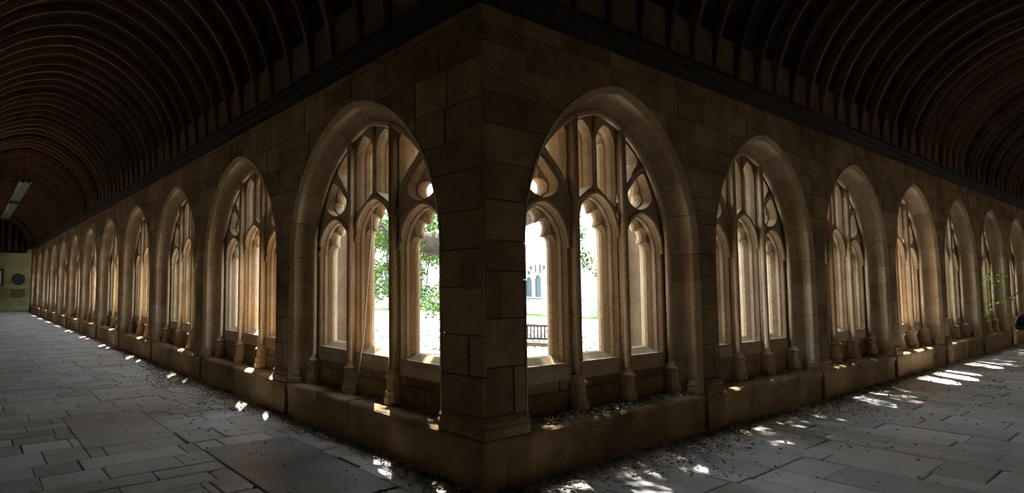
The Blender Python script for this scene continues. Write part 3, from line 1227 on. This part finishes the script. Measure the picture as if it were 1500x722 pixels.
def far_range(name, F, length, lab, lo, hi, windows):
    mb = MB()
    st2 = arch_stations(0.70, 12, 2)
    loops = [[(lo, ZG), (hi, ZG), (hi, 4.7), (lo, 4.7)]]
    for c in windows:
        loops.append([(c + p, z) for p, z in (station(s, 0.0) for s in st2)])
    v, f = fill_loops(loops, lambda p: F(p[0], 0.0, p[1]))
    mb.add(v, f)
    for c in windows:
        v, f = [], []
        for s in st2:
            for o_, t in ((0.0, 0.0), (0.15, 0.26), (0.15, 0.8)):
                p, z = station(s, o_)
                v.append(F(c + p, t, z))
        for i in range(len(st2)):
            j = (i + 1) % len(st2)
            f += [(i * 3, i * 3 + 1, j * 3 + 1, j * 3), (i * 3 + 1, i * 3 + 2, j * 3 + 2, j * 3 + 1)]
        mb.add(v, f)
    q = MB().box(lo, hi, 0.0, 0.9, 4.68, 4.75)
    mb.add([F(*p) for p in q.v], q.f)
    q = MB().box(lo, hi, -0.08, 0.02, 4.05, 4.2)
    mb.add([F(*p) for p in q.v], q.f)
    o = mb.build(name, 'facade')
    tag(o, lab, 'building', None, 'structure')
    for c in windows:
        q = MB()
        q.prism([(-1.3, ZG + 1.1), (1.3, ZG + 1.1), (1.3, 3.5), (-1.3, 3.5)], lambda p, w: F(c + p[0], w, p[1]), 0.5, 0.52)
        q.build('pane', 'glass', o, centre=True)
        q = MB().add([F(c + x, y_ - 0.05, z_) for x, y_, z_ in _tr.v], _tr.f)
        me = None
    return o


def far_tracery(o, F, windows, rz):
    for c in windows:
        w_ = obj('tracery', FTR, o, F(c, -0.05, 0), rz)


FTR = mesh('far_tracery', _tr.v, _tr.f, 'facade')
wl = [C0 + BAY * i for i in range(2, NL)]
Fx = lambda s, t, z: (XF + t, s, z)
o1 = far_range('wall_far_right', Fx, LEN_L, 'pale stone range with pointed windows across the garth behind the garden bench', 4.0, YF, wl)
far_tracery(o1, Fx, wl, -pi / 2)
wr = [C0 + BAY * i for i in range(3, NR)]
Fy = lambda s, t, z: (s, YF + t, z)
o2 = far_range('wall_far_back', Fy, LEN_R, 'pale stone range across the garth behind the tree', 7.6, XF, wr)
far_tracery(o2, Fy, wr, 0)
for F_, ws, par in ((Fx, wl, o1), (Fy, wr, o2)):
    for c in ws[:-1]:
        m_ = c + BAY / 2
        q = MB().prism([(0.0, ZG), (-0.9, ZG), (-0.9, 0.5), (-0.75, 0.75), (-0.75, 2.3), (-0.4, 2.75), (-0.4, 3.4), (0, 3.9)],
                       lambda p, w: F_(w, p[0], p[1]), m_ - 0.3, m_ + 0.3)
        q.build('buttress', 'facade', par, centre=True)


# ------------------------------------------------------------------ tree
def leaves_mesh(name, clusters, mat, size, seed, flat=0.0):
    r = random.Random(seed)
    v, f = [], []
    for c, rad, n in clusters:
        c = Vector(c)
        for _ in range(n):
            d = Vector((r.gauss(0, 1), r.gauss(0, 1), r.gauss(0, 1))).normalized() * (r.random() ** 0.45)
            p = c + Vector((d.x * rad[0], d.y * rad[1], d.z * rad[2]))
            s = size * r.uniform(0.65, 1.3)
            a = Vector((r.gauss(0, 1), r.gauss(0, 1), r.gauss(0, 0.6))).normalized()
            b = a.cross(Vector((r.gauss(0, 1), r.gauss(0, 1), r.gauss(0, 1)))).normalized()
            n_ = a.cross(b)
            k = len(v)
            v += [p, p + a * s * 0.45 + b * s * 0.28 + n_ * s * 0.06, p + a * s, p + a * s * 0.45 - b * s * 0.28 + n_ * s * 0.06]
            f.append((k, k + 1, k + 2, k + 3))
    return mesh(name, v, f, mat)


TX, TY = 8.0, 8.0
tree = obj('tree', None, None, (TX, TY, ZG))
tag(tree, 'leafy tree with heavy spreading limbs in the gravel garth', 'tree')
tl = lambda p: (p[0] - TX, p[1] - TY, p[2] - ZG)
q = MB().tube([tl(p) for p in ((TX, TY, ZG - 0.1), (TX + .02, TY, 0.3), (TX, TY + .03, 1.6), (TX + .05, TY, 3.0), (TX, TY + .1, 4.6), (TX + .1, TY, 7.0), (TX, TY, 9.5))],
              [0.66, 0.48, 0.42, 0.40, 0.33, 0.2, 0.06], 12)
q.build('trunk', 'bark', tree, True)
limbs = []
b1 = at(566, 345, 1, 10.0)
limbs.append(([(TX, TY, 2.2), (TX - .8, TY + .6, 2.7), tuple(b1), (b1.x - 1.2, b1.y + 1.0, b1.z + 1.0), (b1.x - 2.4, b1.y + 1.8, b1.z + 2.3)], [0.34, 0.30, 0.27, 0.16, 0.05]))
b2 = at(855, 300, 0, 10.2)
limbs.append(([(TX, TY, 3.0), (TX + 1.0, TY - .9, 3.5), tuple(b2 + Vector((0, 0, 0.4))), (b2.x + 1.5, b2.y - 1.4, b2.z + 1.2)], [0.26, 0.2, 0.13, 0.04]))
for a in range(7):
    t = a * 2 * pi / 7 + 0.4
    limbs.append(([(TX, TY, 4.0 + 0.3 * a), (TX + cos(t) * 1.6, TY + sin(t) * 1.6, 5.0 + .4 * a), (TX + cos(t) * 3.6, TY + sin(t) * 3.6, 6.0 + .35 * a),
                   (TX + cos(t) * 5.0, TY + sin(t) * 5.0, 6.6 + .3 * a)], [0.2, 0.15, 0.09, 0.03]))
for pts, rad in limbs:
    MB().tube([tl(p) for p in pts], rad, 9).build('limb', 'bark', tree, True)
q = MB()
h1 = at(866, 400, 0, 9.6)
q.tube([tl(p) for p in (b2 + Vector((0, 0, .4)), at(846, 335, 0, 9.8), at(848, 372, 0, 9.7), h1)], [0.05, 0.035, 0.025, 0.01], 6)
for sx in range(8):
    p = at(548 + sx * 13, 322, 1, 9.5)
    e = at(545 + sx * 13 + (sx % 3) * 8, 395 + (sx % 4) * 20, 1, 9.5)
    MB().tube([tl(p + Vector((0, .3, .5))), tl((p + e) / 2 + Vector((.1, 0, 0))), tl(e)], [0.03, 0.02, 0.006], 5).build('hanging_twig', 'bark', tree)
q.build('hanging_twig', 'bark', tree)
cl = []
r = random.Random(3)
for k in range(80):
    px, py = r.uniform(535, 655), r.uniform(310, 455)
    if py > 430 and r.random() < 0.6:
        continue
    c = at(px, py, 1, r.uniform(8.6, 11.5))
    cl.append((tl(c), (0.38, 0.38, 0.30), 130))
for k in range(22):
    t_ = r.random()
    c = at(843 + 28 * t_ ** 2 + r.uniform(-5, 5), 305 + 95 * t_, 0, 9.7 + r.uniform(-.2, .2))
    cl.append((tl(c), (0.16, 0.16, 0.14), 14))
fo = obj('foliage', leaves_mesh('foliage', cl, 'leaf', 0.105, 4), tree)
tag(fo, kind='stuff')
cl = []
while len(cl) < 85:  # unseen crown, its clusters gathered where they break the sun on the right walk
    t_, rr = r.uniform(0, 2 * pi), 8.0 * sqrt(r.random())
    x_, y_ = TX + cos(t_) * rr, TY + sin(t_) * rr
    if x_ < 2.5 or y_ < 2.5 or x_ > 13 or (y_ > 5.6 and r.random() < 0.8):
        continue
    cl.append((tl((x_, y_, r.uniform(5.6, 9.2) if y_ < 5.6 else r.uniform(7.5, 10.5))), (1.2, 1.2, 0.6), 230))
fo = obj('crown', leaves_mesh('crown', cl, 'leaf', 0.21, 5), tree)
tag(fo, kind='stuff')

# added tree, out of view, that breaks up the sun on the right walk
T2X, T2Y = 20.5, 7.0
shade_tree = obj('tree', None, None, (T2X, T2Y, ZG))
tag(shade_tree, 'smaller unseen tree added in the garth to break up the sun on the right walk', 'tree')
MB().tube([(0, 0, -0.1), (0.02, 0, 0.6), (0.05, 0.03, 2.4), (0, 0.05, 4.6), (0.1, 0, 7.6)], [0.45, 0.32, 0.28, 0.2, 0.05], 10).build('trunk', 'bark', shade_tree, True)
cl2 = []
for a in range(6):
    t = a * 2 * pi / 6 + 0.2
    MB().tube([(0, 0, 3.2 + 0.3 * a), (cos(t) * 1.6, sin(t) * 1.6, 4.4 + .4 * a), (cos(t) * 4.4, sin(t) * 4.0, 5.6 + .3 * a)], [0.14, 0.1, 0.03], 7).build('limb', 'bark', shade_tree, True)
while len(cl2) < 65:
    t_, rr = r.uniform(0, 2 * pi), sqrt(r.random())
    x_, y_ = cos(t_) * rr * 7.5, sin(t_) * rr * 4.9
    if y_ + T2Y < 2.5 or x_ + T2X < 14.5 or (y_ > -1.2 and r.random() < 0.7):
        continue
    cl2.append(((x_, y_, r.uniform(4.8, 9.0)), (1.2, 1.1, 0.6), 230))
fo = obj('crown', leaves_mesh('crown', cl2, 'leaf', 0.21, 14), shade_tree)
tag(fo, kind='stuff')

# sprig of leaves reaching in at the sixth window of the right wall
sp0 = at(1441, 432, 1, 0.35)
sp = obj('leafy_sprig', None, None, (sp0.x, 0.9, ZG))
tag(sp, 'sunlit green sprig reaching through a window beside the person in black', 'plant')
q = MB()
base = Vector((sp0.x, 0.95, ZG))
tips = [at(1444, 402, 1, 0.15), at(1462, 404, 1, 0.1), at(1485, 432, 1, -0.12), at(1448, 456, 1, 0.2), at(1442, 430, 1, 0.2)]
sc = []
for tpt in tips:
    mid = Vector((base.x + 0.1, 0.75, (tpt.z + ZG) / 2 + 0.35))
    q.tube([base - base, mid - base, (mid + tpt) / 2 - base + Vector((0, 0, .12)), tpt - base], [0.014, 0.010, 0.006, 0.003], 5)
    for kk in range(5):
        pp = mid.lerp(tpt, 0.45 + 0.55 * kk / 4)
        sc.append((tuple(pp - base), (0.12, 0.08, 0.07), 7))
q.build('stem', 'bark', sp)
fo = obj('leaves', leaves_mesh('leaves', sc, 'sprig', 0.10, 8), sp)
tag(fo, kind='stuff')

# ------------------------------------------------------------------ garden bench
gb0 = at(786, 524, 2, ZG)
gb = obj('garden_bench', None, None, (gb0.x, gb0.y, ZG), radians(-58))
tag(gb, 'slatted wooden garden bench on the pale gravel of the garth', 'bench')
for sx in (-0.75, 0.75):
    for sy in (-0.25, 0.25):
        top = 0.62 if sy < 0 else 0.92
        MB().prism([(sx - .032, -.032), (sx + .032, -.032), (sx + .032, .032), (sx - .032, .032)],
                   lambda p, w: (p[0], sy + p[1] + max(0, w - .45) * 0.18, w), 0, top).build('leg', 'teak', gb)
    MB().box(sx - .035, sx + .035, -0.31, 0.30, 0.62, 0.65).build('armrest', 'teak', gb)
for k in range(6):
    MB().box(-0.74, 0.74, -0.27 + k * 0.088, -0.20 + k * 0.088, 0.42, 0.442).build('seat_slat', 'teak', gb)
MB().box(-0.74, 0.74, -0.265, -0.235, 0.34, 0.42).build('seat_rail', 'teak', gb)
MB().box(-0.74, 0.74, 0.31, 0.35, 0.84, 0.92).build('top_rail', 'teak', gb)
MB().box(-0.74, 0.74, 0.26, 0.295, 0.48, 0.54).build('back_rail', 'teak', gb)
for k in range(15):
    x_ = -0.68 + k * 1.36 / 14
    MB().prism([(x_ - .024, -.008), (x_ + .024, -.008), (x_ + .024, .008), (x_ - .024, .008)],
               lambda p, w: (p[0], 0.278 + p[1] + (w - .5) * 0.14, w), 0.5, 0.88).build('back_slat', 'teak', gb)

# ------------------------------------------------------------------ white cord hanging in the first left window
pts = [at(545.5, 297, 0, 0.245), at(543.5, 345, 0, 0.24), at(540, 395, 0, 0.235), at(536.5, 440, 0, 0.23), at(533.7, 480, 0, 0.225),
       at(530.8, 505, 0, 0.22), at(525.5, 544, 0, 0.21), at(518.8, 579, 2, BENCH + 0.006)]
cb = pts[-1]
q = MB().tube([p - cb for p in pts] + [Vector((-0.02, 0.06, 0)), Vector((0.03, 0.12, 0))], 0.0075, 6)
co = q.build('hanging_cord', 'cord', None, True, loc=cb)
tag(co, 'thin white cord hanging down a window onto the stone bench', 'cord')


# ------------------------------------------------------------------ fallen leaves
def litter(name, pts, size, seed, label, mat='dead'):
    r = random.Random(seed)
    v, f = [], []
    for p in pts:
        p = Vector(p)
        s = size * r.uniform(0.6, 1.4)
        t_ = r.uniform(0, 2 * pi)
        a = Vector((cos(t_), sin(t_), r.uniform(-.35, .35)))
        b = Vector((-sin(t_), cos(t_), r.uniform(-.35, .35)))
        u_ = r.uniform(0.1, 0.35) * s
        k = len(v)
        v += [p - a * s * .5 + Vector((0, 0, u_ * .6)), p + b * s * .3 + Vector((0, 0, u_)), p + a * s * .5 + Vector((0, 0, u_ * .7)),
              p - b * s * .3 + Vector((0, 0, u_ * r.random()))]
        v += [p]
        f += [(k, k + 1, k + 4), (k + 1, k + 2, k + 4), (k + 2, k + 3, k + 4), (k + 3, k, k + 4)]
    o = obj(name, mesh(name, v, f, mat))
    return tag(o, label, 'leaves', None, 'stuff')


r = random.Random(77)
P1 = []
for k in range(5200):        # left walk, along the foot of the wall
    y_ = r.uniform(0.0, 13.5)
    w_ = 0.10 + 0.30 * max(0, 1 - abs(y_ - 7.2) / 2.2) + 0.20 * max(0, 1 - abs(y_ - 4.6) / 1.2) + 0.05 * sin(y_ * 3)
    P1.append((-0.05 - abs(r.gauss(0, w_)), y_, 0.008))
for k in range(500):
    P1.append((-abs(r.gauss(0, 0.9)) - 0.05, r.uniform(0.0, 12), 0.008))
litter('fallen_leaves', [p for p in P1 if p[0] > -2.5], 0.038, 1, 'dry brown leaves along the foot of the wall by the dark slab')
P2 = []
for k in range(5200):
    x_ = r.uniform(0.0, 12)
    w_ = 0.11 + 0.30 * max(0, 1 - abs(x_ - 2.1) / 1.3) + 0.22 * max(0, 1 - abs(x_ - 6.0) / 1.2) + 0.05 * sin(x_ * 2.4)
    P2.append((x_, -0.05 - abs(r.gauss(0, w_)), 0.008))
for k in range(700):
    P2.append((r.uniform(0.0, 14), -abs(r.gauss(0, 0.9)) - 0.05, 0.008))
litter('fallen_leaves', [p for p in P2 if p[1] > -2.8], 0.038, 2, 'dry brown leaves on the floor of the sun-flecked walk')
for i in range(5):
    n_ = (2200, 1300, 800, 500, 400)[i]
    c = C0 + BAY * i
    pts = []
    for k in range(n_):
        s = r.uniform(-1.38, 1.38)
        t = 0.30 - abs(r.gauss(0, 0.16 if i == 0 else 0.07))
        if t < 0.015 or (i == 0 and t < 0.05 and s > 0.9):
            continue
        pts.append((c + s, t, BENCH + 0.006 + r.random() * 0.012))
    litter('fallen_leaves', pts, 0.036, 10 + i, 'dry leaves heaped on the stone bench of the %s window in the wall with the sunlit floor' % ORD[i])
for i in range(4):
    n_ = (1100, 800, 500, 300)[i]
    c = C0 + BAY * i
    pts = []
    for k in range(n_):
        s = r.uniform(-1.38, 1.38)
        t = 0.31 - abs(r.gauss(0, 0.055))
        if t < 0.02 or (i == 0 and abs(c + s - cb.y) < 0.2 and abs(t - cb.x) < 0.09):
            continue
        pts.append((t, c + s, BENCH + 0.006 + r.random() * 0.012))
    litter('fallen_leaves', pts, 0.034, 20 + i, 'dry leaves at the back of the stone bench of the %s window towards the plaque' % ORD[i])
pts = []
for k in range(16000):
    t_, rr = r.uniform(0, 2 * pi), 11.5 * sqrt(r.random())
    x_, y_ = 8.5 + cos(t_) * rr, 9.5 + sin(t_) * rr
    if x_ > 2.1 and y_ > 2.1 and not (abs(x_ - gb0.x) < 1.6 and abs(y_ - gb0.y) < 1.6):
        pts.append((x_, y_, ZG + 0.006))
litter('fallen_leaves', pts, 0.10, 40, 'brown leaves scattered on the gravel under the tree', 'old')

# ------------------------------------------------------------------ person in black on the bench of the right wall
PX, PY = 20.95, 0.02


def skin_body(name, joints, edges, mat, parent, sub=2):
    me = bpy.data.meshes.new(name)
    keys = list(joints)
    me.from_pydata([joints[k][0] for k in keys], [(keys.index(a), keys.index(b)) for a, b in edges], [])
    o = bpy.data.objects.new(name, me)
    col.objects.link(o)
    md = o.modifiers.new('skin', 'SKIN')
    for i, k in enumerate(keys):
        rad = joints[k][1]
        me.skin_vertices[0].data[i].radius = rad if isinstance(rad, tuple) else (rad, rad)
    me.skin_vertices[0].data[0].use_root = True
    s = o.modifiers.new('sub', 'SUBSURF')
    s.levels = s.render_levels = sub
    dg = bpy.context.evaluated_depsgraph_get()
    m2 = bpy.data.meshes.new_from_object(o.evaluated_get(dg))
    m2.materials.clear()
    m2.materials.append(M[mat])
    m2.polygons.foreach_set('use_smooth', [True] * len(m2.polygons))
    bpy.data.objects.remove(o)
    return obj(name, m2, parent)


pe = obj('person', None, None, (PX, PY, 0))
tag(pe, 'person in black clothing sitting bent forward on the stone bench', 'person')
J = {'pelvis': ((0, 0.02, 0.50), (0.15, 0.12)), 'waist': ((0, -0.05, 0.66), (0.14, 0.11)), 'chest': ((0, -0.16, 0.80), (0.16, 0.12)),
     'neck': ((0, -0.25, 0.90), 0.055)}
E_ = [('pelvis', 'waist'), ('waist', 'chest'), ('chest', 'neck')]
for s, t in ((-1, 'l'), (1, 'r')):
    J['hip' + t] = ((s * 0.10, -0.05, 0.47), 0.095)
    J['knee' + t] = ((s * 0.14, -0.44, 0.49), 0.065)
    J['ankle' + t] = ((s * 0.13, -0.40, 0.09), 0.042)
    J['toe' + t] = ((s * 0.15, -0.58, 0.045), 0.038)
    J['sh' + t] = ((s * 0.17, -0.19, 0.84), 0.06)
    J['el' + t] = ((s * 0.21, -0.32, 0.60), 0.045)
    J['wr' + t] = ((s * 0.07, -0.50, 0.60), 0.032)
    E_ += [('pelvis', 'hip' + t), ('hip' + t, 'knee' + t), ('knee' + t, 'ankle' + t), ('ankle' + t, 'toe' + t), ('chest', 'sh' + t),
           ('sh' + t, 'el' + t), ('el' + t, 'wr' + t)]
skin_body('body', J, E_, 'cloth', pe)
hd = MB()
HC = Vector((0, -0.33, 0.985))
for i in range(13):
    pass
nlat, nlon = 12, 16
v, f = [], []
for i in range(nlat + 1):
    a = -pi / 2 + pi * i / nlat
    for k in range(nlon):
        b = 2 * pi * k / nlon
        x_, y_, z_ = cos(a) * cos(b) * 0.075, cos(a) * sin(b) * 0.095, sin(a) * 0.115
        if z_ < 0:
            x_ *= 1 + z_ * 2.2
        if y_ < 0 and abs(x_) < 0.03 and abs(z_ + 0.01) < 0.03:
            y_ -= 0.018
        p = Vector((x_, y_, z_))
        p = Matrix.Rotation(radians(25), 3, 'X') @ p
        v.append(HC + p)
for i in range(nlat):
    for k in range(nlon):
        f.append((i * nlon + k, i * nlon + (k + 1) % nlon, (i + 1) * nlon + (k + 1) % nlon, (i + 1) * nlon + k))
hd.add(v, f)
head = hd.build('head', 'skin', pe, True)
q = MB()
v2 = [HC + (Vector(p) - HC) * 1.10 + Vector((0, 0.014, 0.012)) for p in v]
f2 = [fc for fc in f if sum(((Matrix.Rotation(radians(-25), 3, 'X') @ (v2[i] - HC)).y * 0.9 + (Matrix.Rotation(radians(-25), 3, 'X') @ (v2[i] - HC)).z) for i in fc) / 4 > 0.0]
q.add(v2, f2)
q.build('hair', 'cloth', head, True)
for s in (-1, 1):
    JH = {'p0': ((s * 0.07, -0.50, 0.60), (0.024, 0.02)), 'p1': ((s * 0.045, -0.56, 0.595), (0.034, 0.016))}
    EH = [('p0', 'p1')]
    for k in range(4):
        x_ = s * (0.045 + (k - 1.5) * 0.019)
        ln = (0.032, 0.038, 0.036, 0.028)[k]
        JH['a%d' % k] = ((x_, -0.60, 0.592), 0.0095)
        JH['b%d' % k] = ((x_ - s * .002, -0.60 - ln, 0.578), 0.0085)
        JH['c%d' % k] = ((x_ - s * .004, -0.605 - ln, 0.555), 0.0075)
        EH += [('p1', 'a%d' % k), ('a%d' % k, 'b%d' % k), ('b%d' % k, 'c%d' % k)]
    JH['t0'] = ((s * 0.012, -0.545, 0.598), 0.010)
    JH['t1'] = ((s * -0.002, -0.575, 0.590), 0.008)
    EH += [('p0', 't0'), ('t0', 't1')]
    skin_body('hand', JH, EH, 'skin', pe, 1)
